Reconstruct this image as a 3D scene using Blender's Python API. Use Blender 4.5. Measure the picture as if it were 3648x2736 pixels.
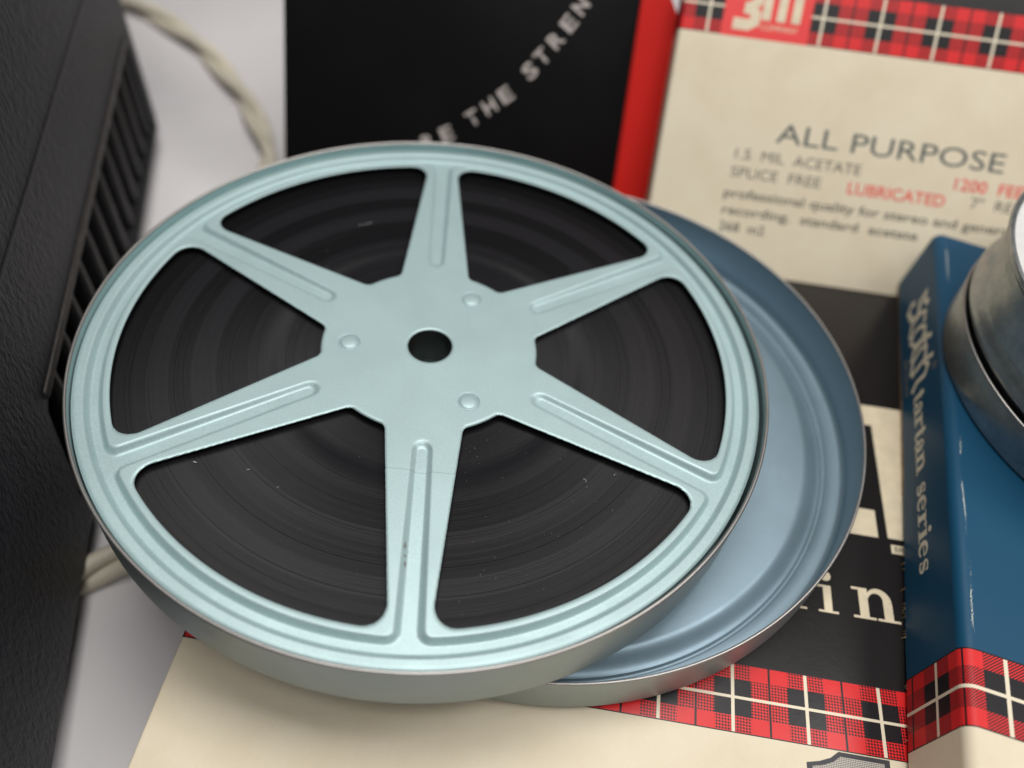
import bpy, bmesh, math, random
import numpy as np
from mathutils import Matrix, Vector

MM = 0.001
sc = bpy.context.scene
for o in list(bpy.data.objects):
    bpy.data.objects.remove(o)
COL = sc.collection

# ------------------------------------------------------------------ camera
# world: millimetres * 0.001, z=0 is the top of the tape box lying flat, +y away from the viewer
CAM_LOC = Vector((-55.7041, -73.5485, 208.9044)) * MM
CAM_R = ((0.9869, 0.1502, 0.0592), (0.1535, -0.7602, -0.6313), (-0.0498, 0.6321, -0.7733))
right, down, fwd = (Vector(r).normalized() for r in CAM_R)
cam_data = bpy.data.cameras.new('camera')
cam_data.sensor_fit = 'HORIZONTAL'
cam_data.sensor_width = 36.0
cam_data.lens = 3015.76 / 3648 * 36.0
cam_data.clip_start = 0.005
cam_data.clip_end = 50
cam_data.dof.use_dof = True
cam_data.dof.focus_distance = 0.205
cam_data.dof.aperture_fstop = 5.7
cam_data.dof.aperture_blades = 7
cam = bpy.data.objects.new('camera', cam_data)
COL.objects.link(cam)
m = Matrix.Identity(4)
upv = -down
backv = -fwd
rt = upv.cross(backv).normalized()
upv = backv.cross(rt).normalized()
for i in range(3):
    m[i][0], m[i][1], m[i][2], m[i][3] = rt[i], upv[i], backv[i], CAM_LOC[i]
cam.matrix_world = m
sc.camera = cam

# ------------------------------------------------------------------ world and lamps (indoor, ceiling light)
w = bpy.data.worlds.new('World')
sc.world = w
w.use_nodes = True
bg = w.node_tree.nodes['Background']
bg.inputs[0].default_value = (0.92, 0.95, 1.0, 1)
bg.inputs[1].default_value = 0.06


def area(name, loc, target, size, energy, color):
    l = bpy.data.lights.new(name, 'AREA')
    l.shape = 'RECTANGLE'
    l.size, l.size_y = size
    l.energy = energy
    l.color = color
    o = bpy.data.objects.new(name, l)
    COL.objects.link(o)
    o.location = loc
    o.rotation_euler = (Vector(target) - Vector(loc)).to_track_quat('-Z', 'Y').to_euler()
    return o


area('ceiling_lamp', (-0.04, 0.20, 0.95), (-0.05, 0.10, 0.0), (0.55, 0.40), 7.4, (1.0, 0.975, 0.94))
area('front_fill', (0.02, -0.30, 1.0), (-0.03, 0.15, 0.0), (0.50, 0.25), 3.2, (1.0, 0.975, 0.95))  # added fill from the front, brightens the leaning boxes
area('side_lamp', (0.52, 0.05, 0.78), (-0.03, 0.08, 0.0), (0.25, 0.25), 2.8, (1.0, 0.97, 0.93))

sc.view_settings.view_transform = 'Standard'
sc.view_settings.look = 'None'
sc.view_settings.exposure = -0.10
sc.view_settings.gamma = 1.0
sc.render.engine = 'CYCLES'

TZ = -40.0        # table height (mm)
BZ0 = -18.0       # top of the carton that carries the stack


# ------------------------------------------------------------------ helpers
def link(o, parent=None):
    COL.objects.link(o)
    if parent is not None:
        o.parent = parent
    return o


def thing(name, label, cat, mat=None, group=None):
    o = bpy.data.objects.new(name, None)
    o.empty_display_size = 0.01
    COL.objects.link(o)
    if mat is not None:
        o.matrix_world = mat
    o['label'] = label
    o['category'] = cat
    if group:
        o['group'] = group
    return o


def frame(xa, ya, za, org):
    """matrix from axis vectors and an origin in mm"""
    mt = Matrix.Identity(4)
    for i in range(3):
        mt[i][0], mt[i][1], mt[i][2], mt[i][3] = xa[i], ya[i], za[i], org[i] * MM
    return mt


def mesh_obj(name, verts, faces, mat, parent=None, smooth=True, sharp=35, label=None):
    me = bpy.data.meshes.new(name)
    me.from_pydata([tuple(c * MM for c in v) for v in verts], [], faces)
    me.validate()
    me.update()
    if smooth:
        me.polygons.foreach_set('use_smooth', [True] * len(me.polygons))
        if sharp:
            me.set_sharp_from_angle(angle=math.radians(sharp))
    if mat:
        me.materials.append(mat)
    o = bpy.data.objects.new(name, me)
    link(o, parent)
    if label:
        o['label'] = label
    return o


def bm_obj(name, bm, mat, parent=None, sharp=35, label=None):
    me = bpy.data.meshes.new(name)
    bm.normal_update()
    for v in bm.verts:
        v.co *= MM
    bm.to_mesh(me)
    bm.free()
    me.polygons.foreach_set('use_smooth', [True] * len(me.polygons))
    me.set_sharp_from_angle(angle=math.radians(sharp))
    if mat:
        me.materials.append(mat)
    o = bpy.data.objects.new(name, me)
    link(o, parent)
    if label:
        o['label'] = label
    return o


def rbox(name, x0, x1, y0, y1, z0, z1, r, mat, parent, seg=3, label=None):
    bm = bmesh.new()
    bmesh.ops.create_cube(bm, size=1)
    for v in bm.verts:
        v.co = Vector(((x0 + x1) / 2 + v.co.x * (x1 - x0), (y0 + y1) / 2 + v.co.y * (y1 - y0),
                       (z0 + z1) / 2 + v.co.z * (z1 - z0)))
    if r > 0:
        bmesh.ops.bevel(bm, geom=list(bm.edges), offset=r, segments=seg, affect='EDGES', profile=0.5)
    return bm_obj(name, bm, mat, parent, label=label)


def lathe(name, prof, mat, parent, seg=180, closed=False, sharp=40, label=None):
    """prof: list of (r, z) revolved about z"""
    n = len(prof)
    verts = []
    for i in range(seg):
        a = 2 * math.pi * i / seg
        c, s = math.cos(a), math.sin(a)
        for r, z in prof:
            verts.append((r * c, r * s, z))
    faces = []
    rng = n if closed else n - 1
    for i in range(seg):
        j = (i + 1) % seg
        for k in range(rng):
            k2 = (k + 1) % n
            faces.append((i * n + k, j * n + k, j * n + k2, i * n + k2))
    bm = bmesh.new()
    vs = [bm.verts.new(v) for v in verts]
    for fc in faces:
        try:
            bm.faces.new([vs[q] for q in fc])
        except ValueError:
            pass
    bmesh.ops.remove_doubles(bm, verts=bm.verts, dist=1e-4)
    bmesh.ops.recalc_face_normals(bm, faces=bm.faces)
    return bm_obj(name, bm, mat, parent, sharp=sharp, label=label)


# ------------------------------------------------------------------ node helpers
class NT:
    def __init__(self, name):
        self.mat = bpy.data.materials.new(name)
        self.mat.use_nodes = True
        self.t = self.mat.node_tree
        self.b = self.t.nodes['Principled BSDF']

    def n(self, kind, **kw):
        nd = self.t.nodes.new(kind)
        for k, v in kw.items():
            setattr(nd, k, v)
        return nd

    def put(self, sock, v):
        if isinstance(v, bpy.types.NodeSocket):
            self.t.links.new(v, sock)
        elif isinstance(v, (tuple, list)):
            v = tuple(v)
            if sock.type == 'RGBA' and len(v) == 3:
                v = v + (1,)
            sock.default_value = v
        else:
            sock.default_value = v

    def m(self, op, a, b=0.0, c=0.0):
        nd = self.n('ShaderNodeMath', operation=op)
        self.put(nd.inputs[0], a)
        self.put(nd.inputs[1], b)
        self.put(nd.inputs[2], c)
        return nd.outputs[0]

    def mix(self, f, a, b):
        nd = self.n('ShaderNodeMix', data_type='RGBA')
        self.put(nd.inputs[0], f)
        self.put(nd.inputs[6], a)
        self.put(nd.inputs[7], b)
        return nd.outputs[2]

    def fmix(self, f, a, b):
        nd = self.n('ShaderNodeMix', data_type='FLOAT')
        self.put(nd.inputs[0], f)
        self.put(nd.inputs[2], a)
        self.put(nd.inputs[3], b)
        return nd.outputs[0]

    def coords(self, scale=1000.0):
        """object coordinates in mm"""
        tc = self.n('ShaderNodeTexCoord')
        mp = self.n('ShaderNodeMapping')
        mp.inputs['Scale'].default_value = (scale,) * 3
        self.t.links.new(tc.outputs['Object'], mp.inputs['Vector'])
        sp = self.n('ShaderNodeSeparateXYZ')
        self.t.links.new(mp.outputs[0], sp.inputs[0])
        return mp.outputs[0], sp.outputs[0], sp.outputs[1], sp.outputs[2]

    def noise(self, vec, scale, detail=3.0, rough=0.5, out=0):
        nd = self.n('ShaderNodeTexNoise')
        nd.inputs['Scale'].default_value = scale
        nd.inputs['Detail'].default_value = detail
        nd.inputs['Roughness'].default_value = rough
        if vec is not None:
            self.t.links.new(vec, nd.inputs['Vector'])
        return nd.outputs[out]

    def ramp(self, v, lo, hi, a=0.0, b=1.0):
        nd = self.n('ShaderNodeMapRange')
        nd.clamp = True
        self.put(nd.inputs[0], v)
        for i, q in enumerate((lo, hi, a, b)):
            self.put(nd.inputs[1 + i], q)
        return nd.outputs[0]

    def bump(self, h, strength, dist):
        nd = self.n('ShaderNodeBump')
        nd.inputs['Strength'].default_value = strength
        nd.inputs['Distance'].default_value = dist
        self.put(nd.inputs['Height'], h)
        self.t.links.new(nd.outputs[0], self.b.inputs['Normal'])

    def set(self, **kw):
        for k, v in kw.items():
            self.put(self.b.inputs[k.replace('_', ' ')], v)
        return self.mat


def plain(name, col, rough=0.5, metal=0.0, var=0.12, nscale=0.25, bump=0.0, bscale=4.0, spec=0.5):
    t = NT(name)
    v, x, y, z = t.coords()
    nz = t.noise(v, nscale, 4.0)
    f = t.ramp(nz, 0.3, 0.7, 1 - var, 1 + var)
    cn = t.n('ShaderNodeVectorMath', operation='SCALE')
    cn.inputs[0].default_value = col
    t.put(cn.inputs['Scale'], f)
    t.set(Base_Color=cn.outputs[0], Metallic=metal, Roughness=rough)
    t.put(t.b.inputs['Specular IOR Level'], spec)
    if bump:
        t.bump(t.noise(v, bscale, 3.0), bump, 0.0002)
    return t.mat


CREAM = (0.74, 0.665, 0.515)
RED = (0.66, 0.022, 0.024)
INK = (0.010, 0.009, 0.011)


def tartan(t, u, v, H, P, style):
    """colour of the printed tartan; u along the band from a pale line, v across from the band's edge (mm)"""
    lt = lambda a, b: t.m('LESS_THAN', a, b)
    fr = t.m('FRACT', t.m('ADD', t.m('DIVIDE', u, P), 100.5))
    du = t.m('MULTIPLY', t.m('ABSOLUTE', t.m('SUBTRACT', fr, 0.5)), P)
    dv = t.m('ABSOLUTE', t.m('SUBTRACT', v, H / 2))
    bu, bv = lt(du, P * 0.25), lt(dv, H * 0.262)
    both = t.m('MULTIPLY', bu, bv)
    one = t.m('SUBTRACT', t.m('ADD', bu, bv), t.m('MULTIPLY', both, 2.0))
    if style == 'dots':
        k = math.pi / 0.74
        s = t.m('MULTIPLY', t.m('SINE', t.m('MULTIPLY', t.m('ADD', u, v), k)),
                t.m('SINE', t.m('MULTIPLY', t.m('SUBTRACT', u, v), k)))
        scr = t.m('GREATER_THAN', s, 0.0)
        scr = t.ramp(s, -0.02, 0.26)
    else:
        k = 2 * math.pi / 0.74
        s = t.m('SINE', t.m('MULTIPLY', t.m('ADD', u, t.m('MULTIPLY', v, 1.2)), k))
        scr = t.ramp(s, -0.25, 0.35)
    dark = t.m('MAXIMUM', both, t.m('MULTIPLY', one, scr))
    dark = t.m('MAXIMUM', dark, t.m('GREATER_THAN', du, P / 2 - 0.27))
    col = t.mix(dark, RED, INK)
    white = t.m('MAXIMUM', lt(du, 0.42), lt(dv, 0.36))
    col = t.mix(white, col, CREAM)
    edge = t.m('GREATER_THAN', dv, H / 2 - 0.30)
    return t.mix(edge, col, INK)


def box_print(name, H, top_col, low_col=None, low_y=None, axis='flat', u0=0.0, P=18.4, style='dots',
              rough_top=0.32, wear=False):
    t = NT(name)
    v, x, y, z = t.coords()
    if axis == 'flat':
        u = x
    else:                                        # band wraps round the fold between spine and lid
        u = t.m('SUBTRACT', t.m('SUBTRACT', z, x), u0)
    band = tartan(t, u, y, H, P, style)
    n1 = t.noise(v, 0.05, 5.0, 0.6)
    n2 = t.noise(v, 1.6, 3.0, 0.6)
    cream = t.mix(t.ramp(n1, 0.35, 0.75), CREAM, (0.69, 0.60, 0.445))
    cream = t.mix(t.m('MULTIPLY', t.ramp(n2, 0.56, 0.80), 0.26), cream, (0.55, 0.44, 0.30))
    st_ = t.ramp(t.noise(v, 0.028, 6.0, 0.7), 0.52, 0.72)
    cream = t.mix(t.m('MULTIPLY', st_, 0.18), cream, (0.56, 0.455, 0.30))
    sp_ = t.ramp(t.noise(v, 0.75, 2.0, 0.5), 0.80, 0.82)
    cream = t.mix(t.m('MULTIPLY', sp_, 0.6), cream, (0.16, 0.11, 0.07))
    is_top = t.m('GREATER_THAN', y, H)
    is_low = t.m('LESS_THAN', y, 0.0)
    col = t.mix(is_top, band, top_col)
    col = t.mix(is_low, col, cream)
    if low_col is not None:
        col = t.mix(t.m('LESS_THAN', y, low_y), col, low_col)
    if wear:
        # paper showing where the fold has rubbed
        wv = t.m('SUBTRACT', z, x)
        wob = t.m('MULTIPLY', t.m('SUBTRACT', t.noise(v, 0.05, 2.0), 0.5), 2.2)
        st = t.m('MULTIPLY', t.ramp(t.m('ABSOLUTE', t.m('ADD', t.m('ADD', wv, 2.6), wob)), 0.05, 0.55, 1.0, 0.0),
                 t.ramp(t.noise(v, 0.07, 3.0), 0.42, 0.55))
        fl = t.ramp(t.m('ADD', t.noise(v, 3.4, 3.0, 0.8), t.m('MULTIPLY', st, 0.20)), 0.66, 0.77)
        fl = t.m('MULTIPLY', t.m('MULTIPLY', fl, t.ramp(st, 0.05, 0.4)), t.m('GREATER_THAN', y, 18.0))
        col = t.mix(fl, col, (0.70, 0.72, 0.60))
    # a little scuffing and dust in the dark print
    sc_ = t.ramp(t.noise(v, 0.9, 6.0, 0.75), 0.62, 0.85)
    col = t.mix(t.m('MULTIPLY', sc_, 0.045), col, (0.6, 0.55, 0.5))
    ro = t.fmix(is_low, rough_top, 0.62)
    ro = t.m('ADD', ro, t.m('MULTIPLY', t.m('SUBTRACT', n2, 0.5), 0.12))
    t.set(Base_Color=col, Roughness=ro)
    t.put(t.b.inputs['Specular IOR Level'], 0.30)
    t.bump(t.m('ADD', t.m('MULTIPLY', n2, 0.5), t.noise(v, 0.35, 2.0)), 0.22, 0.00012)
    return t.mat


def metal_paint(name, col, metal, rough, flake=0.06, spots=True, score=False, streak=0.0):
    t = NT(name)
    v, x, y, z = t.coords()
    nf = t.noise(v, 2.5, 2.0, 0.85)
    nb = t.noise(v, 0.04, 4.0, 0.6)
    f = t.m('ADD', t.ramp(nf, 0.25, 0.75, 1 - flake, 1 + flake), t.ramp(nb, 0.3, 0.7, -0.05, 0.05))
    cn = t.n('ShaderNodeVectorMath', operation='SCALE')
    cn.inputs[0].default_value = col
    t.put(cn.inputs['Scale'], f)
    c = cn.outputs[0]
    smudge = 0.0
    if spots:
        sp = t.ramp(t.noise(v, 0.33, 5.0, 0.7), 0.715, 0.74)
        c = t.mix(t.m('MULTIPLY', sp, 0.5), c, (0.20, 0.15, 0.09))
        # hairline scratches: thin stretched noise in two directions
        for rot, sd in ((0.5, 0.0), (-0.9, 40.0)):
            mp = t.n('ShaderNodeMapping')
            mp.inputs['Rotation'].default_value = (0, 0, rot)
            mp.inputs['Location'].default_value = (sd, sd, 0)
            mp.inputs['Scale'].default_value = (0.035, 3.2, 0.5)
            t.t.links.new(v, mp.inputs['Vector'])
            scr = t.ramp(t.noise(mp.outputs[0], 1.0, 2.0, 0.5), 0.76, 0.79)
            c = t.mix(t.m('MULTIPLY', scr, 0.22), c, (0.75, 0.80, 0.80))
    if score:
        # a scored line and three rust marks on the lower spoke
        ln = t.m('LESS_THAN', t.m('ABSOLUTE', t.m('ADD', t.m('ADD', y, 41.3), t.m('MULTIPLY', x, 0.05))), 0.075)
        ln = t.m('MULTIPLY', ln, t.m('LESS_THAN', t.m('ABSOLUTE', x), 9.5))
        c = t.mix(t.m('MULTIPLY', ln, 0.55), c, (0.10, 0.16, 0.17))
        for mx, my, ml in ((-1.3, -61.5, 0.9), (-1.0, -64.0, 0.45), (-0.9, -66.0, 0.7)):
            dx = t.m('DIVIDE', t.m('SUBTRACT', x, mx), 0.3)
            dy = t.m('DIVIDE', t.m('SUBTRACT', y, my), ml)
            q = t.m('ADD', t.m('MULTIPLY', dx, dx), t.m('MULTIPLY', dy, dy))
            q = t.m('ADD', q, t.m('MULTIPLY', t.m('SUBTRACT', nf, 0.5), 3.0))
            c = t.mix(t.ramp(q, 0.6, 1.3, 0.6, 0.0), c, (0.16, 0.10, 0.08))
    smudge = t.ramp(t.noise(v, 0.065, 4.0, 0.65), 0.4, 0.7, -0.02, 0.04)
    ro = t.m('ADD', t.m('ADD', rough, smudge), t.m('MULTIPLY', t.m('SUBTRACT', nf, 0.5), 0.14))
    if streak:
        mp = t.n('ShaderNodeMapping')
        mp.inputs['Scale'].default_value = (0.02, 2.2, 1.0)
        t.t.links.new(v, mp.inputs['Vector'])
        st = t.noise(mp.outputs[0], 1.0, 4.0, 0.7)
        ro = t.m('ADD', ro, t.m('MULTIPLY', t.m('SUBTRACT', st, 0.5), streak))
        c = t.mix(t.ramp(st, 0.4, 0.7, 0.0, 0.16), c, (col[0] * 0.8, col[1] * 0.8, col[2] * 0.8))
    t.set(Base_Color=c, Metallic=metal, Roughness=ro)
    t.bump(nf, 0.30, 0.00006)
    return t.mat


# ------------------------------------------------------------------ lettering
def text_mesh(name, s, size, mat, parent, x, y, z=0.04, rot=0.0, width=None, bold=0.0, shear=0.0,
              axes=None, centre=False, label=None):
    """built-in sans lettering laid as a thin print on a face; size = cap height in mm"""
    cu = bpy.data.curves.new(name, 'FONT')
    cu.body = s
    cu.size = 1.0
    cu.shear = shear
    cu.offset = bold
    cu.resolution_u = 3
    tmp = bpy.data.objects.new(name + '_src', cu)
    COL.objects.link(tmp)
    dg = bpy.context.evaluated_depsgraph_get()
    me = bpy.data.meshes.new_from_object(tmp.evaluated_get(dg))
    bpy.data.objects.remove(tmp)
    bpy.data.curves.remove(cu)
    cap = 0.69
    ks = size / cap
    xs = [v.co.x for v in me.vertices]
    x_lo, x_hi = min(xs), max(xs)
    kx = ks if width is None else width / (x_hi - x_lo)
    cr, sr = math.cos(rot), math.sin(rot)
    for v in me.vertices:
        px = (v.co.x - x_lo) * kx
        py = v.co.y * ks
        if centre:
            px -= (x_hi - x_lo) * kx / 2
            py -= size / 2
        qx, qy = px * cr - py * sr, px * sr + py * cr
        if axes is None:
            v.co = Vector((x + qx, y + qy, z)) * MM
        else:
            v.co = (Vector(axes[0]) * qx + Vector(axes[1]) * qy + Vector((x, y, z))) * MM
    me.materials.clear()
    me.materials.append(mat)
    me.name = name
    o = bpy.data.objects.new(name, me)
    link(o, parent)
    if label:
        o['label'] = label
    return o


class Pen:
    """flat printed shapes in face coordinates"""
    def __init__(self, ax=(1, 0, 0), ay=(0, 1, 0), org=(0, 0, 0.04)):
        self.v, self.f = [], []
        self.ax, self.ay, self.org = Vector(ax), Vector(ay), Vector(org)
        self.lift = 0.0
        self.nz = self.ax.cross(self.ay)

    def pt(self, p):
        self.v.append(tuple(self.org + self.ax * p[0] + self.ay * p[1] + self.nz * self.lift))
        return len(self.v) - 1

    def poly(self, pts):
        self.lift += 0.004
        self.f.append(tuple(self.pt(p) for p in pts))

    def rect(self, x0, y0, x1, y1):
        self.poly(((x0, y0), (x1, y0), (x1, y1), (x0, y1)))

    def stroke(self, pts, ws, cap=False):
        """polyline with a width per point"""
        self.lift += 0.004
        n = len(pts)
        if not isinstance(ws, (list, tuple)):
            ws = [ws] * n
        L, Rr = [], []
        for i in range(n):
            a = pts[max(i - 1, 0)]
            b = pts[min(i + 1, n - 1)]
            dx, dy = b[0] - a[0], b[1] - a[1]
            l = math.hypot(dx, dy) or 1
            nx, ny = -dy / l, dx / l
            h = ws[i] / 2
            L.append(self.pt((pts[i][0] + nx * h, pts[i][1] + ny * h)))
            Rr.append(self.pt((pts[i][0] - nx * h, pts[i][1] - ny * h)))
        for i in range(n - 1):
            self.f.append((Rr[i], Rr[i + 1], L[i + 1], L[i]))

    def arc(self, cx, cy, rx, ry, a0, a1, w0, w1=None, wm=None, n=14):
        pts, ws = [], []
        for i in range(n + 1):
            q = i / n
            a = math.radians(a0 + (a1 - a0) * q)
            pts.append((cx + rx * math.cos(a), cy + ry * math.sin(a)))
            if wm is None:
                ws.append(w0 + ((w1 if w1 is not None else w0) - w0) * q)
            else:
                ws.append(w0 + (wm - w0) * math.sin(math.pi * q) if w1 is None else
                          (w0 * (1 - q) + w1 * q) * (1 - math.sin(math.pi * q)) + wm * math.sin(math.pi * q))
        self.stroke(pts, ws)

    def disc(self, cx, cy, r, n=16):
        self.poly([(cx + r * math.cos(2 * math.pi * i / n), cy + r * math.sin(2 * math.pi * i / n)) for i in range(n)])

    def obj(self, name, mat, parent, label=None, lift=0.0):
        vs = self.v
        o = mesh_obj(name, vs, self.f, mat, parent, smooth=False, sharp=None, label=label)
        return o


def serif_glyph(p, ch, x, y, h, wt=1.0):
    """roman letter, x-height h, drawn with pen p at (x, y); returns the advance"""
    st, th = 0.27 * h * wt, 0.075 * h * wt ** 1.6     # stem and hairline
    e = 0.006

    def stem(cx, y0, y1, sl=True, sr=True, top=False):
        p.rect(cx - st / 2, y0, cx + st / 2, y1)
        l = cx - st / 2 - (0.2 * h if sl else 0)
        r = cx + st / 2 + (0.2 * h if sr else 0)
        p.rect(l, y0, r, y0 + th)
        if top:
            p.poly(((cx - st / 2 - 0.2 * h, y1 - th), (cx + st / 2, y1 - th), (cx + st / 2, y1), (cx - st / 2 - 0.2 * h, y1)))
    if ch == 'i':
        stem(x + 0.33 * h, y, y + h, top=True)
        p.disc(x + 0.31 * h, y + 1.36 * h, 0.19 * h)
        return 0.70 * h
    if ch == 'n':
        stem(x + 0.33 * h, y, y + h, top=True)
        stem(x + 1.05 * h, y, y + 0.62 * h)
        p.arc(x + 0.745 * h, y + 0.62 * h, 0.305 * h, 0.34 * h, 0, 165, st * 1.0, th, n=12)
        return 1.43 * h
    if ch == 'r':
        stem(x + 0.33 * h, y, y + h, top=True)
        p.arc(x + 0.80 * h, y + 0.55 * h, 0.36 * h, 0.40 * h, 178, 75, th, 0.14 * h, n=10)
        p.disc(x + 0.86 * h, y + 0.86 * h, 0.135 * h)
        return 1.02 * h
    if ch == 't':
        p.rect(x + 0.22 * h, y + 0.22 * h, x + 0.22 * h + st, y + 1.32 * h)
        p.rect(x + 0.02 * h, y + h - th, x + 0.74 * h, y + h)
        p.arc(x + 0.60 * h, y + 0.26 * h, 0.25 * h, 0.23 * h, 180, 330, st * 0.9, th, n=10)
        return 0.86 * h
    if ch == 'a':
        p.rect(x + 0.58 * h, y + 0.16 * h, x + 0.58 * h + st, y + 0.72 * h)
        p.arc(x + 0.46 * h, y + 0.68 * h, 0.26 * h, 0.29 * h, 10, 165, st * 0.8, th, n=10)
        p.disc(x + 0.22 * h, y + 0.72 * h, 0.13 * h)
        p.arc(x + 0.44 * h, y + 0.27 * h, 0.30 * h, 0.24 * h, 60, 330, th, th, wm=0.26 * h, n=14)
        p.arc(x + 0.92 * h, y + 0.18 * h, 0.17 * h, 0.14 * h, 185, 330, st * 0.6, th, n=8)
        return 1.10 * h
    if ch == 'e':
        p.rect(x + 0.16 * h, y + 0.50 * h, x + 0.86 * h, y + 0.50 * h + th)
        p.arc(x + 0.50 * h, y + 0.5 * h, 0.37 * h, 0.46 * h, 5, 325, 0.10 * h, th, wm=0.27 * h, n=22)
        return 1.02 * h
    if ch == 's':
        p.arc(x + 0.42 * h, y + 0.73 * h, 0.25 * h, 0.23 * h, 20, 250, th, st * 0.9, wm=0.15 * h, n=12)
        p.arc(x + 0.42 * h, y + 0.27 * h, 0.27 * h, 0.23 * h, 75, -160, st * 0.9, th, wm=0.17 * h, n=12)
        p.rect(x + 0.63 * h, y + 0.68 * h, x + 0.63 * h + th, y + 0.99 * h)
        p.rect(x + 0.13 * h, y + 0.01 * h, x + 0.13 * h + th, y + 0.34 * h)
        p.stroke([(x + 0.24 * h, y + 0.60 * h), (x + 0.62 * h, y + 0.42 * h)], st * 0.9)
        return 0.88 * h
    if ch == 'd':
        stem(x + 0.80 * h, y, y + 1.5 * h, sl=False)
        p.arc(x + 0.48 * h, y + 0.5 * h, 0.34 * h, 0.46 * h, 50, 310, th, th, wm=0.27 * h, n=16)
        return 1.2 * h
    return 0.5 * h


# ------------------------------------------------------------------ table (white cloth over a table)
t = NT('white_cloth')
v, x, y, z = t.coords()
n1 = t.noise(v, 0.012, 3.0)
t.set(Base_Color=t.mix(t.ramp(n1, 0.35, 0.65), (0.62, 0.60, 0.61), (0.70, 0.68, 0.69)), Roughness=0.7)
t.put(t.b.inputs['Sheen Weight'], 0.1)
t.bump(t.noise(v, 2.5, 2.0), 0.08, 0.0003)
M_CLOTH = t.mat


def cloth_z(x, y):
    f = 1.3 * math.sin(x * 0.021 + y * 0.034 + 0.8) + 1.0 * math.sin(x * 0.043 - y * 0.017)
    far = max(0.0, min(1.0, (y - 225) / 60)) * max(0.0, min(1.0, (-195 - x) / 30 + 1))
    d = (x + 262) * 0.75 + (y - 285) * 0.66      # two soft creases crossing behind the reel
    d2 = (x + 225) * 0.9 + (y - 370) * 0.43
    return TZ + far * (f + 4.0 * math.exp(-(d / 16) ** 2) + 3.0 * math.exp(-(d2 / 14) ** 2))


vs, fs = [], []
xs = [-1500, -1000, -700, -500] + list(range(-420, -100, 8)) + list(range(-100, 400, 40)) + [400, 700, 1000, 1500]
ys = [-700, -450, -250] + list(range(-120, 180, 30)) + list(range(180, 480, 8)) + [480, 650, 900, 1300, 1800]
for yy in ys:
    for xx in xs:
        vs.append((xx, yy, cloth_z(xx, yy)))
nx_ = len(xs)
for j in range(len(ys) - 1):
    for i in range(nx_ - 1):
        a = j * nx_ + i
        fs.append((a, a + 1, a + 1 + nx_, a + nx_))
tab = mesh_obj('table', vs, fs, M_CLOTH, sharp=None)
tab['kind'] = 'structure'

# ------------------------------------------------------------------ projector at the left
t = NT('grained_plastic')
v, x, y, z = t.coords()
mp = t.n('ShaderNodeMapping')
mp.inputs['Scale'].default_value = (1.0, 1.0, 0.55)
t.t.links.new(v, mp.inputs['Vector'])
vo = t.n('ShaderNodeTexVoronoi')
vo.feature = 'SMOOTH_F1'
vo.inputs['Scale'].default_value = 0.75
nw = t.noise(mp.outputs[0], 0.5, 3.0, 0.6, out=1)
mv = t.n('ShaderNodeVectorMath', operation='MULTIPLY_ADD')
t.t.links.new(nw, mv.inputs[0])
mv.inputs[1].default_value = (2.5, 2.5, 2.5)
t.t.links.new(mp.outputs[0], mv.inputs[2])
t.t.links.new(mv.outputs[0], vo.inputs['Vector'])
gr = t.m('ADD', vo.outputs[0], t.m('MULTIPLY', t.noise(v, 1.3, 4.0, 0.6), 0.8))
dust = t.ramp(t.noise(v, 1.1, 5.0, 0.8), 0.66, 0.80)
t.set(Base_Color=t.mix(t.m('MULTIPLY', dust, 0.22), (0.0090, 0.0098, 0.0150), (0.10, 0.10, 0.11)), Roughness=0.40)
t.put(t.b.inputs['Specular IOR Level'], 0.20)
t.bump(gr, 0.9, 0.0007)
M_GRAIN = t.mat
M_DARK = plain('black_plastic', (0.012, 0.012, 0.014), 0.5, var=0.2)
M_RIB = plain('worn_plastic_edge', (0.014, 0.0135, 0.0145), 0.5, var=0.3, bump=0.2, bscale=1.5)
M_EDGE = plain('rubbed_plastic_edge', (0.036, 0.032, 0.029), 0.5, var=0.35, nscale=0.15, bump=0.3, bscale=1.2)

ddir = Vector((-0.3125, 0.9499, 0)).normalized()
nrm = Vector((0.9499, 0.3125, 0)).normalized()
# local: x = away along the side wall, y = into the machine, z = up (right-handed: x × y = z)
pm = frame(ddir, -nrm, Vector((0, 0, 1)), (-168.4, -28.5, TZ + 10.0)) @ Matrix.Scale(1.053, 4)
proj = thing('projector', 'dark grey grained projector with a ribbed vent beside the reel', 'projector', pm)
# body in pieces round the vent recess (s 80..266, h 3..43)
HB = 255.0  # unseen upper part made taller to block lamp light from the cloth beside it


def wallbox(name, s0, s1, h0, h1, d0=0.0, d1=160.0, r=1.2, mat=M_GRAIN, parent=proj):
    return rbox(name, s0, s1, d0, d1, h0, h1, r, mat, parent)


bm = bmesh.new()
# side wall outline with the vent notch, extruded into the machine
out = [(-130, 0), (78, 0), (72, 10), (80, 40), (86, 43.5), (262, 43.5), (266, 40), (267, 0), (276, 0), (276, HB), (-130, HB)]
fv = [bm.verts.new((s, 0, h)) for s, h in out]
face = bm.faces.new(fv)
ext = bmesh.ops.extrude_face_region(bm, geom=[face])
for e in ext['geom']:
    if isinstance(e, bmesh.types.BMVert):
        e.co.y += 170
bmesh.ops.recalc_face_normals(bm, faces=bm.faces)
fe = [e for e in bm.edges if abs(e.verts[0].co.y) < 1e-6 and abs(e.verts[1].co.y) < 1e-6]
bmesh.ops.bevel(bm, geom=fe, offset=1.1, segments=3, affect='EDGES', profile=0.5)
bm_obj('body', bm, M_GRAIN, proj)
rbox('vent_backing', 70, 268, 9, 12, 0.2, 44.2, 0, M_DARK, proj)
rbox('upper_trim', 82, 264, -0.7, 1.8, 42.4, 45.6, 0.8, M_EDGE, proj, label='rubbed brownish edge above the vent')
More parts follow.
